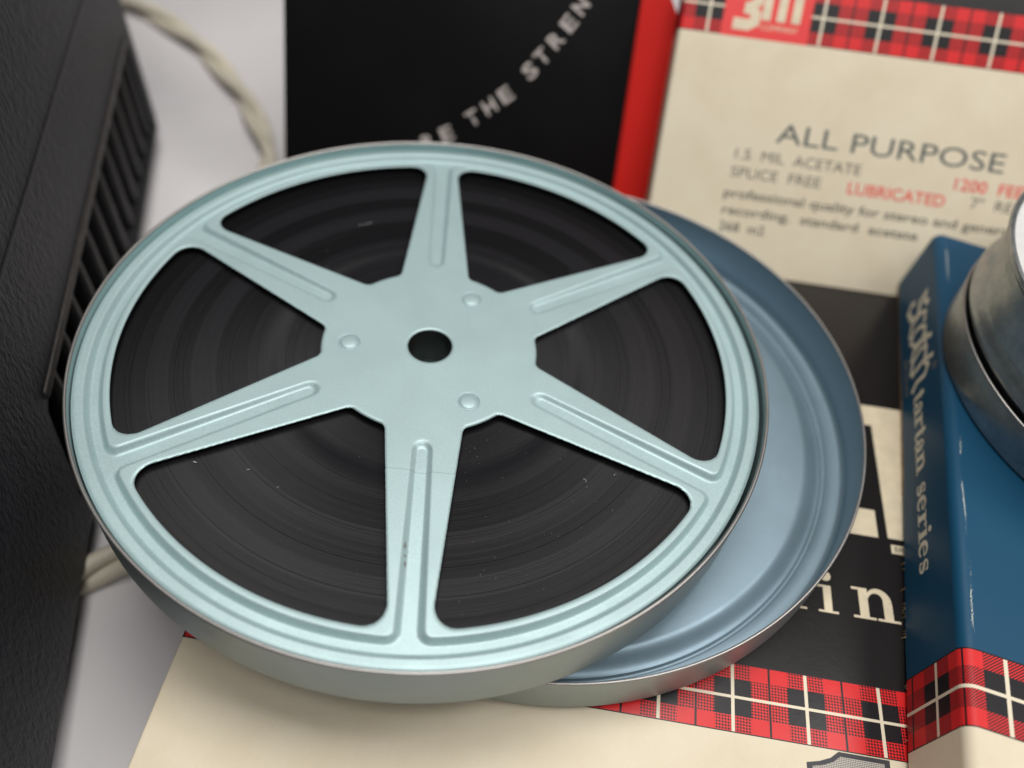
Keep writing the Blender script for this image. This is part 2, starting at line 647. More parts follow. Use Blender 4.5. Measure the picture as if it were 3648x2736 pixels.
rbox('base_rail', 79, 269.5, -1.2, 8.9, 0.0, 3.0, 0.8, M_RIB, proj)
s = 91.0
while s < 262:
    rbox('vent_rib', s, s + 4.2, 0.6, 8.9, 2.6, 43.8, 1.4, M_RIB, proj, seg=3)
    s += 15.2
for fs_, fd in ((-90, 25), (235, 25), (-90, 140), (235, 140)):
    rbox('foot', fs_ - 12, fs_ + 12, fd - 12, fd + 12, -9.6, 0.6, 1.5, M_DARK, proj)
rbox('seam', -128, 277, -0.25, 0.6, 77.6, 78.6, 0.2, M_RIB, proj, label='thin raised seam along the side')

# ------------------------------------------------------------------ mains cord (twisted pair)
M_CORD = plain('cream_rubber', (0.62, 0.57, 0.46), 0.45, var=0.12, nscale=0.05)


def catmull(pts, n):
    out = []
    P_ = [pts[0]] + pts + [pts[-1]]
    for i in range(1, len(P_) - 2):
        p0, p1, p2, p3 = (Vector(q) for q in P_[i - 1:i + 3])
        for k in range(n):
            q = k / n
            out.append(0.5 * ((2 * p1) + (p2 - p0) * q + (2 * p0 - 5 * p1 + 4 * p2 - p3) * q * q + (3 * p1 - p0 - 3 * p2 + p3) * q ** 3))
    out.append(Vector(pts[-1]))
    return out


def tube(name, path, r, mat, parent, seg=10):
    vs, fs = [], []
    n = len(path)
    for i, p in enumerate(path):
        tg = (path[min(i + 1, n - 1)] - path[max(i - 1, 0)]).normalized()
        a = tg.cross(Vector((0, 0, 1))).normalized()
        b = a.cross(tg)
        for k in range(seg):
            q = 2 * math.pi * k / seg
            vs.append(tuple(p + a * (r * math.cos(q)) + b * (r * math.sin(q))))
    for i in range(n - 1):
        for k in range(seg):
            k2 = (k + 1) % seg
            fs.append((i * seg + k, i * seg + k2, (i + 1) * seg + k2, (i + 1) * seg + k))
    fs.append(tuple(range(seg))[::-1])
    fs.append(tuple((n - 1) * seg + k for k in range(seg)))
    return mesh_obj(name, vs, fs, mat, parent, sharp=60)


cord = thing('power_cord', 'cream twisted two-strand cord lying on the white cloth', 'cord')
cz = TZ + 4.6
cp = [(-365, 364, cz), (-327.7, 355.9, cz), (-304.9, 343.4, cz), (-280.8, 329.5, cz), (-254.4, 307.7, cz), (-234.2, 286.2, cz),
      (-218.5, 265.3, cz), (-207.4, 246.7, cz), (-201, 230, cz), (-196, 200, cz), (-186, 150, cz), (-172, 100, cz),
      (-164, 60, cz), (-171, 41, cz), (-182, 31.5, cz), (-191, 22.5, cz), (-203, 11, cz)]
cl = [Vector(p) for p in catmull([Vector(p) for p in cp], 14)]
for i, p in enumerate(cl):
    p.z = max(p.z, cloth_z(p.x, p.y) + 4.6)
acc = 0.0
st1, st2 = [], []
for i, p in enumerate(cl):
    if i:
        acc += (p - cl[i - 1]).length
    tg = (cl[min(i + 1, len(cl) - 1)] - cl[max(i - 1, 0)]).normalized()
    a = tg.cross(Vector((0, 0, 1))).normalized()
    b = Vector((0, 0, 1))
    q = acc / 96.0 * 2 * math.pi + 0.6
    off = a * (2.65 * math.cos(q)) + b * (2.65 * math.sin(q))
    st1.append(p + off)
    st2.append(p - off)
tube('strand', st1, 2.85, M_CORD, cord)
tube('strand', st2, 2.85, M_CORD, cord)

# ------------------------------------------------------------------ tape box lying flat
INK_TOP = (0.012, 0.0105, 0.0105)
M_FLATBOX = box_print('printed_board_black_cream', 17.6, INK_TOP, rough_top=0.30)
M_CREAMINK = plain('cream_print', (0.66, 0.57, 0.41), 0.4, var=0.08)
M_BLACKINK = plain('black_print', (0.016, 0.015, 0.022), 0.4)
flat = thing('tape_box', 'cream and black tape box lying flat under the round lid, tartan band across', 'tape box',
             frame((1, 0, 0), (0, 1, 0), (0, 0, 1), (0, 0, 0)), 'tartan tape boxes')
rbox('carton', -138.3, 64.0, -34.0, 164.8, BZ0, 0.0, 0.7, M_FLATBOX, flat, seg=3)
p = Pen()
p.rect(20, 103, 45.2, 111)
p.rect(45.2, 62.2, 57, 111)
p.obj('letter', M_CREAMINK, flat)
p = Pen()
p.rect(20, 61.9, 42.4, 71)
p.obj('letter', M_CREAMINK, flat)
p = Pen()
p.rect(45.7, 57.4, 56, 60.2)
bl = p.obj('label', M_CREAMINK, flat)
text_mesh('lettering', 'BRAND', 1.7, M_BLACKINK, bl, 46.6, 57.95, z=0.08)
p = Pen()
for ch, xx in (('d', 11.3), ('i', 23.5), ('n', 32.9)):
    serif_glyph(p, ch, xx, 35.9, 8.0 if ch != 'n' else 9.0)
p.obj('lettering', M_CREAMINK, flat)
# shield emblem below the band
sh = [(17.4, -3.9), (20.5, -3.15), (23.3, -1.95), (25.3, -0.25), (37.5, -0.25), (37.4, -9), (36.2, -16), (33, -22), (27.4, -27),
      (22, -22), (18.7, -16), (17.5, -9)]
p = Pen()
p.poly(sh)
so = p.obj('shield', M_BLACKINK, flat)
t = NT('grey_halftone')
v, x, y, z = t.coords()
k = math.pi / 0.42
s_ = t.m('MULTIPLY', t.m('SINE', t.m('MULTIPLY', t.m('ADD', x, y), k)), t.m('SINE', t.m('MULTIPLY', t.m('SUBTRACT', x, y), k)))
t.set(Base_Color=t.mix(t.ramp(s_, 0.0, 0.3), (0.50, 0.46, 0.40), (0.05, 0.05, 0.06)), Roughness=0.5)
M_HALF = t.mat
cxs, cys = 27.4, -9.5
p = Pen(org=(0, 0, 0.08))
p.poly([(cxs + (a - cxs) * 0.865, cys + (b - cys) * 0.88) for a, b in sh])
p.obj('shield_field', M_HALF, so)

base_c = thing('carton', 'large plain brown carton lying beneath the flat tape box', 'carton',
               frame((1, 0, 0), (0, 1, 0), (0, 0, 1), (0, 0, 0)))
rbox('carton_body', -135.5, 290, -31, 215, TZ, BZ0, 0.8, plain('brown_board', (0.25, 0.16, 0.09), 0.8, var=0.15, bump=0.3, bscale=1.0), base_c)

# ------------------------------------------------------------------ tape box leaning at the back (ALL PURPOSE)
M_BACKBOX = box_print('printed_board_all_purpose', 17.6, (0.022, 0.019, 0.02), (0.014, 0.012, 0.012), -76.5, rough_top=0.42)
KB = 1.06
CL = CAM_LOC / MM
bmx = frame((1, 0, 0), (0, 0.6242, 0.7812), (0, -0.7812, 0.6242), CL + (Vector((-24.03, 202.2, 69.4)) - CL) * KB) @ Matrix.Scale(KB, 4)
back = thing('tape_box', 'cream tape box reading ALL PURPOSE, leaning behind the blue box', 'tape box', bmx, 'tartan tape boxes')
rbox('carton', -9.2, 174.8, -80.2, 103.8, -19.0, 0.0, 1.3, M_BACKBOX, back, seg=4)
M_GREYINK = plain('grey_green_print', (0.055, 0.075, 0.078), 0.5)
M_SOFTINK = plain('soft_black_print', (0.09, 0.085, 0.07), 0.5)
M_REDINK = plain('red_print', (0.70, 0.06, 0.05), 0.5)
T_ = text_mesh
T_('lettering', 'ALL PURPOSE', 6.2, M_GREYINK, back, 29.3, -31.6, width=75.5, bold=0.0)
T_('lettering', '1.5  MIL  ACETATE', 3.4, M_SOFTINK, back, 16.9, -38.5, width=42.3)
T_('lettering', 'SPLICE  FREE', 3.4, M_SOFTINK, back, 16.6, -44.5, width=30.4)
T_('lettering', 'LUBRICATED', 3.8, M_REDINK, back, 56.2, -44.9, width=32.4, bold=0.012)
T_('lettering', '1200  FEET', 3.8, M_REDINK, back, 90.4, -38.8, width=26.5, bold=0.012)
T_('lettering', '7"  REEL', 3.4, M_SOFTINK, back, 97.0, -44.0, width=19.5)
T_('lettering', 'professional quality for stereo and general', 3.0, M_SOFTINK, back, 15.6, -51.4, width=97.0, bold=0.012)
T_('lettering', 'recording.  standard  acetate', 3.0, M_SOFTINK, back, 16.0, -57.1, width=66.5, bold=0.012)
T_('lettering', '268  m2', 3.0, M_SOFTINK, back, 16.0, -62.7, width=15.6, bold=0.012)
# red square with the 3m mark
M_REDPATCH = plain('red_print_patch', (0.74, 0.03, 0.028), 0.45, var=0.05)
p = Pen()
p.rect(4.5, -0.1, 33.0, 28)
patch = p.obj('emblem', M_REDPATCH, back)
p = Pen(org=(0, 0, 0.09))
# figure 3: two stacked bars joined on the right
p.stroke([(8.0, 3.9), (13.0, 3.9), (15.0, 5.0), (15.0, 7.4), (13.2, 8.9), (11.0, 9.0)], 3.6)
p.stroke([(11.4, 9.0), (13.4, 9.6), (15.2, 11.4), (15.2, 13.6), (13.4, 15.0), (8.0, 15.0)], 3.3)
# letter m: three stems under a slanted shoulder
p.stroke([(18.4, 5.9), (18.4, 15.2)], 2.9)
p.stroke([(23.3, 5.9), (23.3, 15.2)], 2.9)
p.stroke([(28.1, 5.9), (28.1, 14.2)], 2.9)
p.stroke([(17.3, 15.2), (26.5, 15.2), (28.1, 13.8)], 2.2)
p.obj('mark', M_CREAMINK, patch)
T_('lettering', 'COMPANY', 1.7, M_CREAMINK, patch, 17.2, 2.9, z=0.09, width=12.2)

# ------------------------------------------------------------------ blue tape box on its side of the stack
BX = Vector((0.0961, -0.0118, 0.9953)).normalized()
BY = Vector((0.1241, 0.9923, -0.0003))
BY = (BY - BX * BY.dot(BX)).normalized()
BZ = BX.cross(BY)
KS = 1.1666
bmat = frame(BX, BY, BZ, (43.9566, 1.3425, 26.2111)) @ Matrix.Scale(KS, 4)
M_BLUE = box_print('printed_board_blue', 15.95, (0.006, 0.062, 0.128), axis='fold', u0=9.8, style='hatch', rough_top=0.46, wear=True)
blue = thing('tape_box', 'blue tape box with worn fold and tartan series spine, under the grey can', 'tape box', bmat, 'tartan tape boxes')


def fold_profile():
    """outline in the local x-z plane: spine at z=0 (x -21.2..0), lid at x=0 (z 0..-184)"""
    pts = [(-21.2, 0.0)]
    r = 2.6
    pts.append((-r, 0.0))
    for i in range(1, 9):
        a = math.pi / 2 * i / 8
        pts.append((-r + r * math.sin(a), -r + r * math.cos(a)))
    pts += [(0.0, -60), (0.0, -120), (0.0, -173), (-21.2, -173), (-21.2, -92)]
    return pts


pf = fold_profile()
ysn = [-27.0] + [-27 + 173.2 * i / 24 for i in range(1, 25)]
random.seed(4)
vs, fs = [], []
n = len(pf)
for yy in ysn:
    for (a, b) in pf:
        w_ = 0.25 * math.sin(yy * 0.06) + 0.12 * math.sin(yy * 0.31)
        vs.append((a - (w_ if a < -20 and b > -5 else 0), yy, b))
for j in range(len(ysn) - 1):
    for i in range(n):
        i2 = (i + 1) % n
        fs.append((j * n + i, (j + 1) * n + i, (j + 1) * n + i2, j * n + i2))
fs.append(tuple(range(n)))
fs.append(tuple((len(ysn) - 1) * n + i for i in range(n))[::-1])
bo = mesh_obj('carton', vs, fs, M_BLUE, blue, sharp=50)
bm = bmesh.new()
bm.from_mesh(bo.data)
bmesh.ops.recalc_face_normals(bm, faces=bm.faces)
bm.to_mesh(bo.data)
bm.free()
M_BOARD = plain('raw_board', (0.42, 0.27, 0.13), 0.8, var=0.3, nscale=0.4, bump=0.4, bscale=1.5)
rbox('board_edge', -22.2, -21.15, 66, 146.1, -2.2, -0.15, 0.2, M_BOARD, blue, label='raw brown board showing along the edge')
rbox('board_edge', -21.8, -21.15, -27, 28, -2.2, -0.25, 0.2, M_BOARD, blue)
# loose paper fibres on the torn edge
random.seed(7)
vs, fs = [], []
for i in range(26):
    yy = random.uniform(-20, 60)
    a = random.uniform(-0.6, 0.6)
    L = random.uniform(0.5, 1.5)
    w_ = 0.05
    b0 = len(vs)
    vs += [(-21.1, yy - w_, 0.02), (-21.1, yy + w_, 0.05), (-21.2 - L, yy + a * L, 0.1 + 0.4 * L)]
    fs.append((b0, b0 + 1, b0 + 2))
fb = mesh_obj('paper_fibres', vs, fs, M_BOARD, blue, smooth=False, sharp=None)
fb['kind'] = 'stuff'
M_SPINEINK = plain('spine_print', (0.78, 0.72, 0.58), 0.45, var=0.08)
ax, ay = (0, -1, 0), (1, 0, 0)
p = Pen(ax=ax, ay=ay, org=(0, 0, 0.05))
# reading direction -y; pen x = -(local y), pen y = local x


def word(s, y_start, y_end, base, h):
    widths = [serif_glyph(Pen(), c, 0, 0, h) for c in s]
    k = (y_start - y_end) / sum(widths)
    px = -y_start
    for c, w__ in zip(s, widths):
        q = Pen(ax=ax, ay=ay, org=(0, 0, 0.05))
        serif_glyph(q, c, 0, 0, h, 1.28)
        o0 = len(p.v)
        for vv in q.v:                                     # stretch along the line, then shift
            xx, yy = -vv[1], vv[0]
            p.v.append((base + yy, -(px + xx * k), vv[2]))
        p.f += [tuple(o0 + i for i in f_) for f_ in q.f]
        px += w__ * k


word('tartan', 93.5, 66.6, -14.6, 3.6)
word('series', 63.7, 38.0, -14.6, 3.6)
p.obj('lettering', M_SPINEINK, blue)
# woven-looking logotype: Scotch
p = Pen(ax=ax, ay=ay, org=(0, 0, 0.05))


def L_(*pts, w=1.15):
    w *= 1.3
    p.stroke([(-l * 0.962, xx) for (l, xx) in pts], w)


L_((126.6, -5.6), (129.4, -7.4), (132.4, -6.2), (131.2, -9.4), (126.8, -11.2), (127.6, -14.6), (132.4, -16.2), (134.3, -14.0), (133.0, -12.4), w=1.5)
L_((120.6, -8.2), (124.6, -7.2), (126.2, -10.0), (125.2, -14.4), (121.4, -15.8), (119.4, -13.8), w=1.2)
L_((121.0, -10.4), (118.4, -7.6), (115.2, -9.4), (115.6, -13.4), (118.8, -15.6), (121.2, -13.4), (121.0, -10.4), w=1.2)
L_((112.6, -4.8), (114.6, -8.6), (114.0, -14.0), (110.8, -15.6), w=1.25)
L_((116.4, -7.6), (110.2, -8.4), w=1.1)
L_((107.0, -8.6), (110.4, -7.6), (111.8, -10.4), (110.2, -14.6), (106.6, -15.8), (104.8, -14.2), w=1.2)
L_((104.6, -4.6), (106.4, -9.0), (105.4, -15.8), w=1.3)
L_((106.6, -9.4), (102.8, -7.2), (100.6, -9.2), (101.0, -13.2), (98.9, -15.6), w=1.3)
p.obj('logotype', M_SPINEINK, blue)
M_FAINT = plain('faint_print', (0.36, 0.30, 0.21), 0.5)
text_mesh('lettering', 'BRAND', 1.3, M_FAINT, blue, -19.0, 109.9, z=0.05, axes=((0, -1, 0), (1, 0, 0)), width=13.5)
p = Pen(ax=ax, ay=ay, org=(0, 0, 0.05))
p.arc(-96.5, -4.4, 1.0, 1.0, 0, 360, 0.25, n=18)
p.rect(-96.8, -4.9, -96.55, -3.9)
p.rect(-96.7, -4.2, -96.2, -3.95)
p.obj('registered_mark', M_FAINT, blue)

# ------------------------------------------------------------------ black box with curved lettering, red box behind it
M_BLACKBOX = plain('black_glossy_board', (0.007, 0.0065, 0.007), 0.38, var=0.25, nscale=0.02, bump=0.12, bscale=1.2, spec=0.22)
bu = Vector((-0.0186, 0.4512, 0.8922)).normalized()
be = Vector((0.9992, 0.0411, 0))
be = (be - bu * be.dot(bu)).normalized()
bn = be.cross(bu)
blk = thing('carton_box', 'black box with white lettering on a curve, leaning behind the reel', 'carton', frame(be, bu, bn, (-177.4, 192.2, -16.0)))
rbox('carton', 0, 133, -2.2, 131, -16, 0, 0.8, M_BLACKBOX, blk)
M_WHITEINK = plain('white_print', (0.55, 0.50, 0.47), 0.5)
for ch, cx, cy, an in (('R', 58.0, 26.9, 25), ('E', 65.1, 30.8, 29), ('T', 74.9, 38.0, 35), ('H', 81.0, 42.9, 38), ('E', 86.8, 47.8, 41),
                       ('S', 95.2, 57.5, 48), ('T', 99.2, 63.0, 51), ('R', 103.6, 69.3, 54), ('E', 107.8, 75.5, 57), ('N', 111.4, 81.8, 59),
                       ('G', 115.2, 89.0, 62), ('T', 118.2, 95.4, 65), ('H', 120.8, 102.0, 68)):
    text_mesh('letter', ch, 5.4, M_WHITEINK, blk, cx, cy, rot=math.radians(an), width=4.9, bold=0.02, centre=True)
M_REDBOX = plain('red_board', (0.76, 0.018, 0.012), 0.42, var=0.06, nscale=0.03, bump=0.1, bscale=1.2)
red = thing('carton_box', 'plain red box standing between the black box and the ALL PURPOSE box', 'carton',
            frame(be, bu, bn, (-177.4, 192.2, -16.0)) @ Matrix.Translation(Vector((133.3, 0.0, -2.0)) * MM))
bm = bmesh.new()
outl = [(0, -2.2), (11.8, -2.2), (16.8, 78.3), (11.2, 87.2), (-1.5, 108), (-1.5, 131), (0, 131)]
outl = [(0, -2.2), (12.6, -2.2), (16.8, 78.3), (11.2, 87.2), (0, 105)]
fv = [bm.verts.new((a, b, 0)) for a, b in outl]
fc = bm.faces.new(fv)
ex = bmesh.ops.extrude_face_region(bm, geom=[fc])
for e in ex['geom']:
    if isinstance(e, bmesh.types.BMVert):
        e.co.z -= 14
bmesh.ops.recalc_face_normals(bm, faces=bm.faces)
bmesh.ops.bevel(bm, geom=list(bm.edges), offset=0.6, segments=2, affect='EDGES')
bm_obj('carton', bm, M_REDBOX, red)

# ------------------------------------------------------------------ lid lying on the flat box
M_LID = metal_paint('blue_grey_lacquer', (0.235, 0.325, 0.385), 0.58, 0.45, flake=0.04, streak=0.10)
M_TIN = metal_paint('bare_tin', (0.40, 0.385, 0.37), 0.9, 0.42, flake=0.12)
M_CANOUT = metal_paint('green_grey_lacquer', (0.29, 0.345, 0.35), 0.55, 0.42, flake=0.06, streak=0.0)
LH = 17.7
lid = thing('can_lid', 'blue grey metal lid lying open beneath the reel can', 'lid', frame((1, 0, 0), (0, 1, 0), (0, 0, 1), (-56.35, 88.0, 0.02)))
ro_ = 91.1
prof = [(0.0, 3.5)]
prof += [(40, 3.5), (70, 3.5), (77.5, 3.5)]
for i in range(1, 17):                      # the pressed centre steps down to the margin
    q = i / 16
    prof.append((77.5 + 6.0 * q, 3.5 - 2.9 * (0.5 - 0.5 * math.cos(math.pi * q))))
for i in range(1, 9):                       # small bead
    q = i / 8
    prof.append((83.5 + 1.7 * q, 0.6 + 0.5 * math.sin(math.pi * q) + 0.4 * q))
prof += [(87.5, 1.0)]
for i in range(1, 9):
    a = math.pi / 2 * i / 8
    prof.append((ro_ - 0.6 - 1.9 + 1.9 * math.sin(a), 1.0 + 1.9 - 1.9 * math.cos(a)))
prof += [(ro_ - 0.55, LH - 0.5)]
inner_n = len(prof)
outp = [(ro_ - 0.02, LH - 0.5)]
for i in range(0, 9):
    a = math.pi / 2 * i / 8
    outp.append((ro_ - 3.2 + 3.2 * math.cos(a), 3.2 - 3.2 * math.sin(a)))
outp += [(84.0, 0.0), (0.0, 0.0)]
lathe('dish', prof, M_LID, lid, seg=256)
lathe('skirt', [(ro_ - 0.5, LH - 0.4)] + outp, M_CANOUT, lid, seg=256, label='pale outer side of the lid')
rr = 0.42
lathe('rolled_rim', [(ro_ - 0.3 + rr * math.cos(2 * math.pi * i / 10), LH - 0.42 + rr * math.sin(2 * math.pi * i / 10)) for i in range(10)],
      M_TIN, lid, seg=256, closed=True)

# ------------------------------------------------------------------ reel can
CX = Vector((0.9896, 0.1404, -0.0318)).normalized()
CZv = Vector((0.0290, 0.0216, 0.9993)).normalized()
CX = (CX - CZv * CX.dot(CZv)).normalized()
CY = CZv.cross(CX)
CC = Vector((-90.58, 77.67, 37.29))
canm = frame(CX, CY, CZv, CC)
M_CANIN = metal_paint('aqua_lacquer_inside', (0.34, 0.47, 0.48), 0.45, 0.42)
can = thing('film_can', 'round grey green film can holding the aqua reel', 'film can', canm)
CH = 18.7
RO = 92.2
prof = [(0.0, -CH + 0.6), (86, -CH + 0.6)]
for i in range(1, 9):
    a = math.pi / 2 * i / 8
    prof.append((RO - 0.6 - 2.6 + 2.6 * math.sin(a), -CH + 0.6 + 2.6 - 2.6 * math.cos(a)))
prof += [(RO - 0.6, -0.6)]
lathe('bowl', prof, M_CANIN, can, seg=288)
outp = [(RO, -0.6), (RO, -4), (RO, -9), (RO, -CH + 2.4)]
for i in range(1, 9):
    a = math.pi / 2 * i / 8
    outp.append((RO - 2.4 + 2.4 * math.cos(a), -CH + 2.4 - 2.4 * math.sin(a)))
outp += [(82, -CH), (0, -CH)]
lathe('side_wall', outp, M_CANOUT, can, seg=288)
lathe('rolled_rim', [(RO - 0.32 + 0.48 * math.cos(2 * math.pi * i / 10), -0.42 + 0.48 * math.sin(2 * math.pi * i / 10)) for i in range(10)],
      M_TIN, can, seg=288, closed=True)

# ------------------------------------------------------------------ film reel
M_REEL = metal_paint('pale_aqua_enamel', (0.375, 0.505, 0.515), 0.32, 0.46, flake=0.14, score=True)
FZ = -2.7                 # flange face below the can's rim
PHI = math.radians(90.96)
RW, RH_, RF = 81.9, 29.4, 91.0
reel = thing('film_reel', 'pale aqua six-spoke metal reel wound with dark film', 'film reel',
             frame(CX, CY, CZv, CC) @ Matrix.Translation(Vector((-0.4, 0.34, FZ)) * MM))


def rint(a, b, k):
    """rounded intersection of two half spaces (signed distances)"""
    return np.minimum(np.maximum(a, b), -k) + np.hypot(np.maximum(a + k, 0), np.maximum(b + k, 0))


def window_sdf(x, y):
    """negative inside a window cut-out"""
    th = np.arctan2(y, x) - PHI
    r = np.hypot(x, y)
    sect = np.pi / 3
    a = np.mod(th, sect)                              # 0..60° between two spoke centre lines
    a = np.minimum(a, sect - a)                       # mirror: 0 at a spoke, 30° mid-window
    px, py = r * np.cos(a), r * np.sin(a)             # spoke centre line along +x
    sl = 0.098
    dsp = ((9.7 - (px - 30) * sl) - py) / math.sqrt(1 + sl * sl)
    dout = r - RW
    din = RH_ - r
    d = rint(dsp, dout, 6.2)
    return rint(d, din, 1.2)


def sstep(a, b, v):
    q = np.clip((v - a) / (b - a), 0, 1)
    return q * q * (3 - 2 * q)


def flange_height(x, y):
    r = np.hypot(x, y)
    th = np.arctan2(y, x) - PHI
    sect = np.pi / 3
    a = np.mod(th + sect / 2, sect) - sect / 2
    px, py = r * np.cos(a), r * np.sin(a)
    # groove pressed along each spoke, opening into the ring trough through rounded corners
    half = 1.95 + (px - 33) * 0.012
    along = 34.9 - px                                  # >0 before the groove starts
    d = np.where(along > 0, np.hypot(along, py) - half, np.abs(py) - half)
    high = rint(r - 84.2, -d, 2.6)                     # negative on the raised lip and spoke faces
    low = sstep(-0.75, 0.75, high)
    depth = 1.0 + 0.85 * np.clip((px - 40) / 42, 0, 1)
    z = -low * depth
    z = z + 1.75 * sstep(86.7, 88.3, r)
    for k in range(3):
        a_ = math.radians(181.27) - k * 2 * math.pi / 3
        z = z - 0.75 * (np.hypot(x - 21.97 * math.cos(a_), y - 21.97 * math.sin(a_)) < 2.75)
    # small bead on the outer band and a turned-down edge
    z = z - 0.35 * sstep(90.2, 91.0, r)
    return z


NTH = 1080
rs = [6.0, 6.2, 7, 9, 12, 15, 18] + list(np.arange(18.5, 25.6, 0.25)) + [26, 27.5] + list(np.arange(28.2, 83.0, 0.62)) + list(np.arange(83.0, 89.2, 0.22)) + [89.7, 90.2, 90.5, 90.8, 91.0]
rs = np.array(rs)
NR = len(rs)
th = np.linspace(0, 2 * np.pi, NTH, endpoint=False)
Rg, Tg = np.meshgrid(rs, th, indexing='ij')
X, Y = Rg * np.cos(Tg), Rg * np.sin(Tg)
D0 = window_sdf(X, Y)
# snap vertices that lie close to a window outline on to it
eps = 1e-3
near = np.abs(D0) < 0.55
for it in range(5):
    D = window_sdf(X, Y)
    gx = (window_sdf(X + eps, Y) - window_sdf(X - eps, Y)) / (2 * eps)
    gy = (window_sdf(X, Y + eps) - window_sdf(X, Y - eps)) / (2 * eps)
    gl = np.maximum(np.hypot(gx, gy), 0.3)
    snap = (D0 < 0) & (D0 > -0.62)
    X = np.where(snap, X - D * gx / gl ** 2, X)
    Y = np.where(snap, Y - D * gy / gl ** 2, Y)
dead = D0 <= -0.62
Zg = flange_height(X, Y)
# rounded lip of sheet metal round each window and the bore
Dn = window_sdf(X, Y)
Zg = Zg - 0.22 * np.clip(1 - np.abs(Dn) / 0.5, 0, 1) ** 2 - 0.25 * (Rg < 6.1)
verts = np.stack([X, Y, Zg], -1).reshape(-1, 3)
faces = []
deadf = dead
snapf = (D0 < 0)
for i in range(NR - 1):
    for j in range(NTH):
        j2 = (j + 1) % NTH
        if deadf[i, j] or deadf[i + 1, j] or deadf[i, j2] or deadf[i + 1, j2]:
            continue
        if snapf[i, j] and snapf[i + 1, j] and snapf[i, j2] and snapf[i + 1, j2]:
            continue
        faces.append((i * NTH + j, i * NTH + j2, (i + 1) * NTH + j2, (i + 1) * NTH + j))
used = np.zeros(len(verts), bool)
fa = np.array(faces)
used[fa.ravel()] = True
remap = np.cumsum(used) - 1
verts = verts[used]
fa = remap[fa]
fa = fa[:, ::-1] if False else fa
fl_o = mesh_obj('upper_flange', verts.tolist(), fa.tolist(), M_REEL, reel, sharp=None)
# orientation: make the visible side face +z
if fl_o.data.polygons[0].normal.z < 0:
    fl_o.data.flip_normals()
sol = fl_o.modifiers.new('sheet', 'SOLIDIFY')
sol.thickness = 0.75 * MM
sol.offset = -1.0
# lower flange shares the pressing, turned over
lo = bpy.data.objects.new('lower_flange', fl_o.data)
link(lo, reel)
lo.rotation_euler = (math.pi, 0, 0)
lo.location = (0, 0, -13.4 * MM)
sol2 = lo.modifiers.new('sheet', 'SOLIDIFY')
sol2.thickness = 0.75 * MM
sol2.offset = -1.0
lathe('hub_tube', [(6.05, -0.3), (6.05, -13.0), (26.0, -13.0), (26.0, -0.9), (6.5, -0.9)], plain('hub_metal', (0.045, 0.045, 0.04), 0.4, 0.6), reel, seg=64, closed=True)
for k in range(3):
    a = math.radians(181.27) - k * 2 * math.pi / 3
    pr = [(0, 0.12)] + [(2.15 * q / 8, 0.12 - 0.0 - 0.10 * (q / 8) ** 2) for q in range(1, 8)] + [(2.15, -0.06), (2.35, -0.30), (2.5, -0.34), (2.72, 0.012), (2.75, -0.2)]
    pr = [(0, 0.30), (0.9, 0.28), (1.6, 0.22), (2.1, 0.12), (2.38, -0.02), (2.48, -0.20), (2.6, -0.24), (2.72, -0.06), (2.80, 0.012), (2.9, -0.05)]
    rv = lathe('rivet', pr, M_REEL, reel, seg=40)
    rv.location = (21.97 * math.cos(a) * MM, 21.97 * math.sin(a) * MM, 0)

# wound film: fine concentric turns standing a little unevenly
t = NT('film_edges')
v, x, y, z = t.coords()
rad = t.m('SQRT', t.m('ADD', t.m('MULTIPLY', x, x), t.m('MULTIPLY', y, y)))
ang = t.m('ARCTAN2', y, x)


def ring_noise(scale, detail, seed, rough=0.6, wob=0.0):
    cmb = t.n('ShaderNodeCombineXYZ')
    t.put(cmb.inputs[0], t.m('ADD', rad, seed))
    t.put(cmb.inputs[1], t.m('MULTIPLY', t.m('SINE', ang), wob))
    t.put(cmb.inputs[2], t.m('MULTIPLY', t.m('COSINE', ang), wob))
    return t.noise(cmb.outputs[0], scale, detail, rough)


bands = ring_noise(0.13, 2.0, 3.0, wob=0.5)
fine = ring_noise(2.3, 3.0, 9.0, 0.9, wob=0.12)
lines = t.ramp(ring_noise(1.25, 3.0, 77.0, 0.75, wob=0.25), 0.67, 0.74)
cr = t.n('ShaderNodeValToRGB')
cr.color_ramp.interpolation = 'LINEAR'
els = [(26, .50), (40, .62), (48.3, .55), (48.8, .18), (56.4, .22), (56.9, .80), (60.5, .72), (60.8, .60), (62.8, .62), (63.1, .14), (68.3, .22),
       (68.7, .66), (73.6, .60), (74.0, .20), (77.4, .28), (77.8, .08), (83.0, .05)]
while len(cr.color_ramp.elements) < len(els):
    cr.color_ramp.elements.new(0.5)
for el, (r__, v__) in zip(cr.color_ramp.elements, els):
    el.position = (r__ - 20) / 70
for el, (r__, v__) in zip(cr.color_ramp.elements, els):
    el.color = (v__, v__, v__, 1)
t.put(cr.inputs[0], t.m('DIVIDE', t.m('SUBTRACT', t.m('ADD', rad, t.m('MULTIPLY', t.m('SINE', t.m('ADD', ang, 0.7)), 0.35)), 20.0), 70.0))
steps = t.n('ShaderNodeSeparateColor')
t.t.links.new(cr.outputs[0], steps.inputs[0])
steps = steps.outputs[0]
tone = t.m('ADD', t.m('MULTIPLY', t.ramp(bands, 0.35, 0.65), 0.12), t.m('MULTIPLY', steps, 0.95))
base = t.mix(tone, (0.0026, 0.0025, 0.0031), (0.0185, 0.0178, 0.0205))
base = t.mix(t.m('MULTIPLY', t.ramp(fine, 0.42, 0.62), 0.42), base, (0.0065, 0.0056, 0.006))
base = t.mix(t.m('MULTIPLY', lines, 0.55), base, (0.003, 0.003, 0.003))
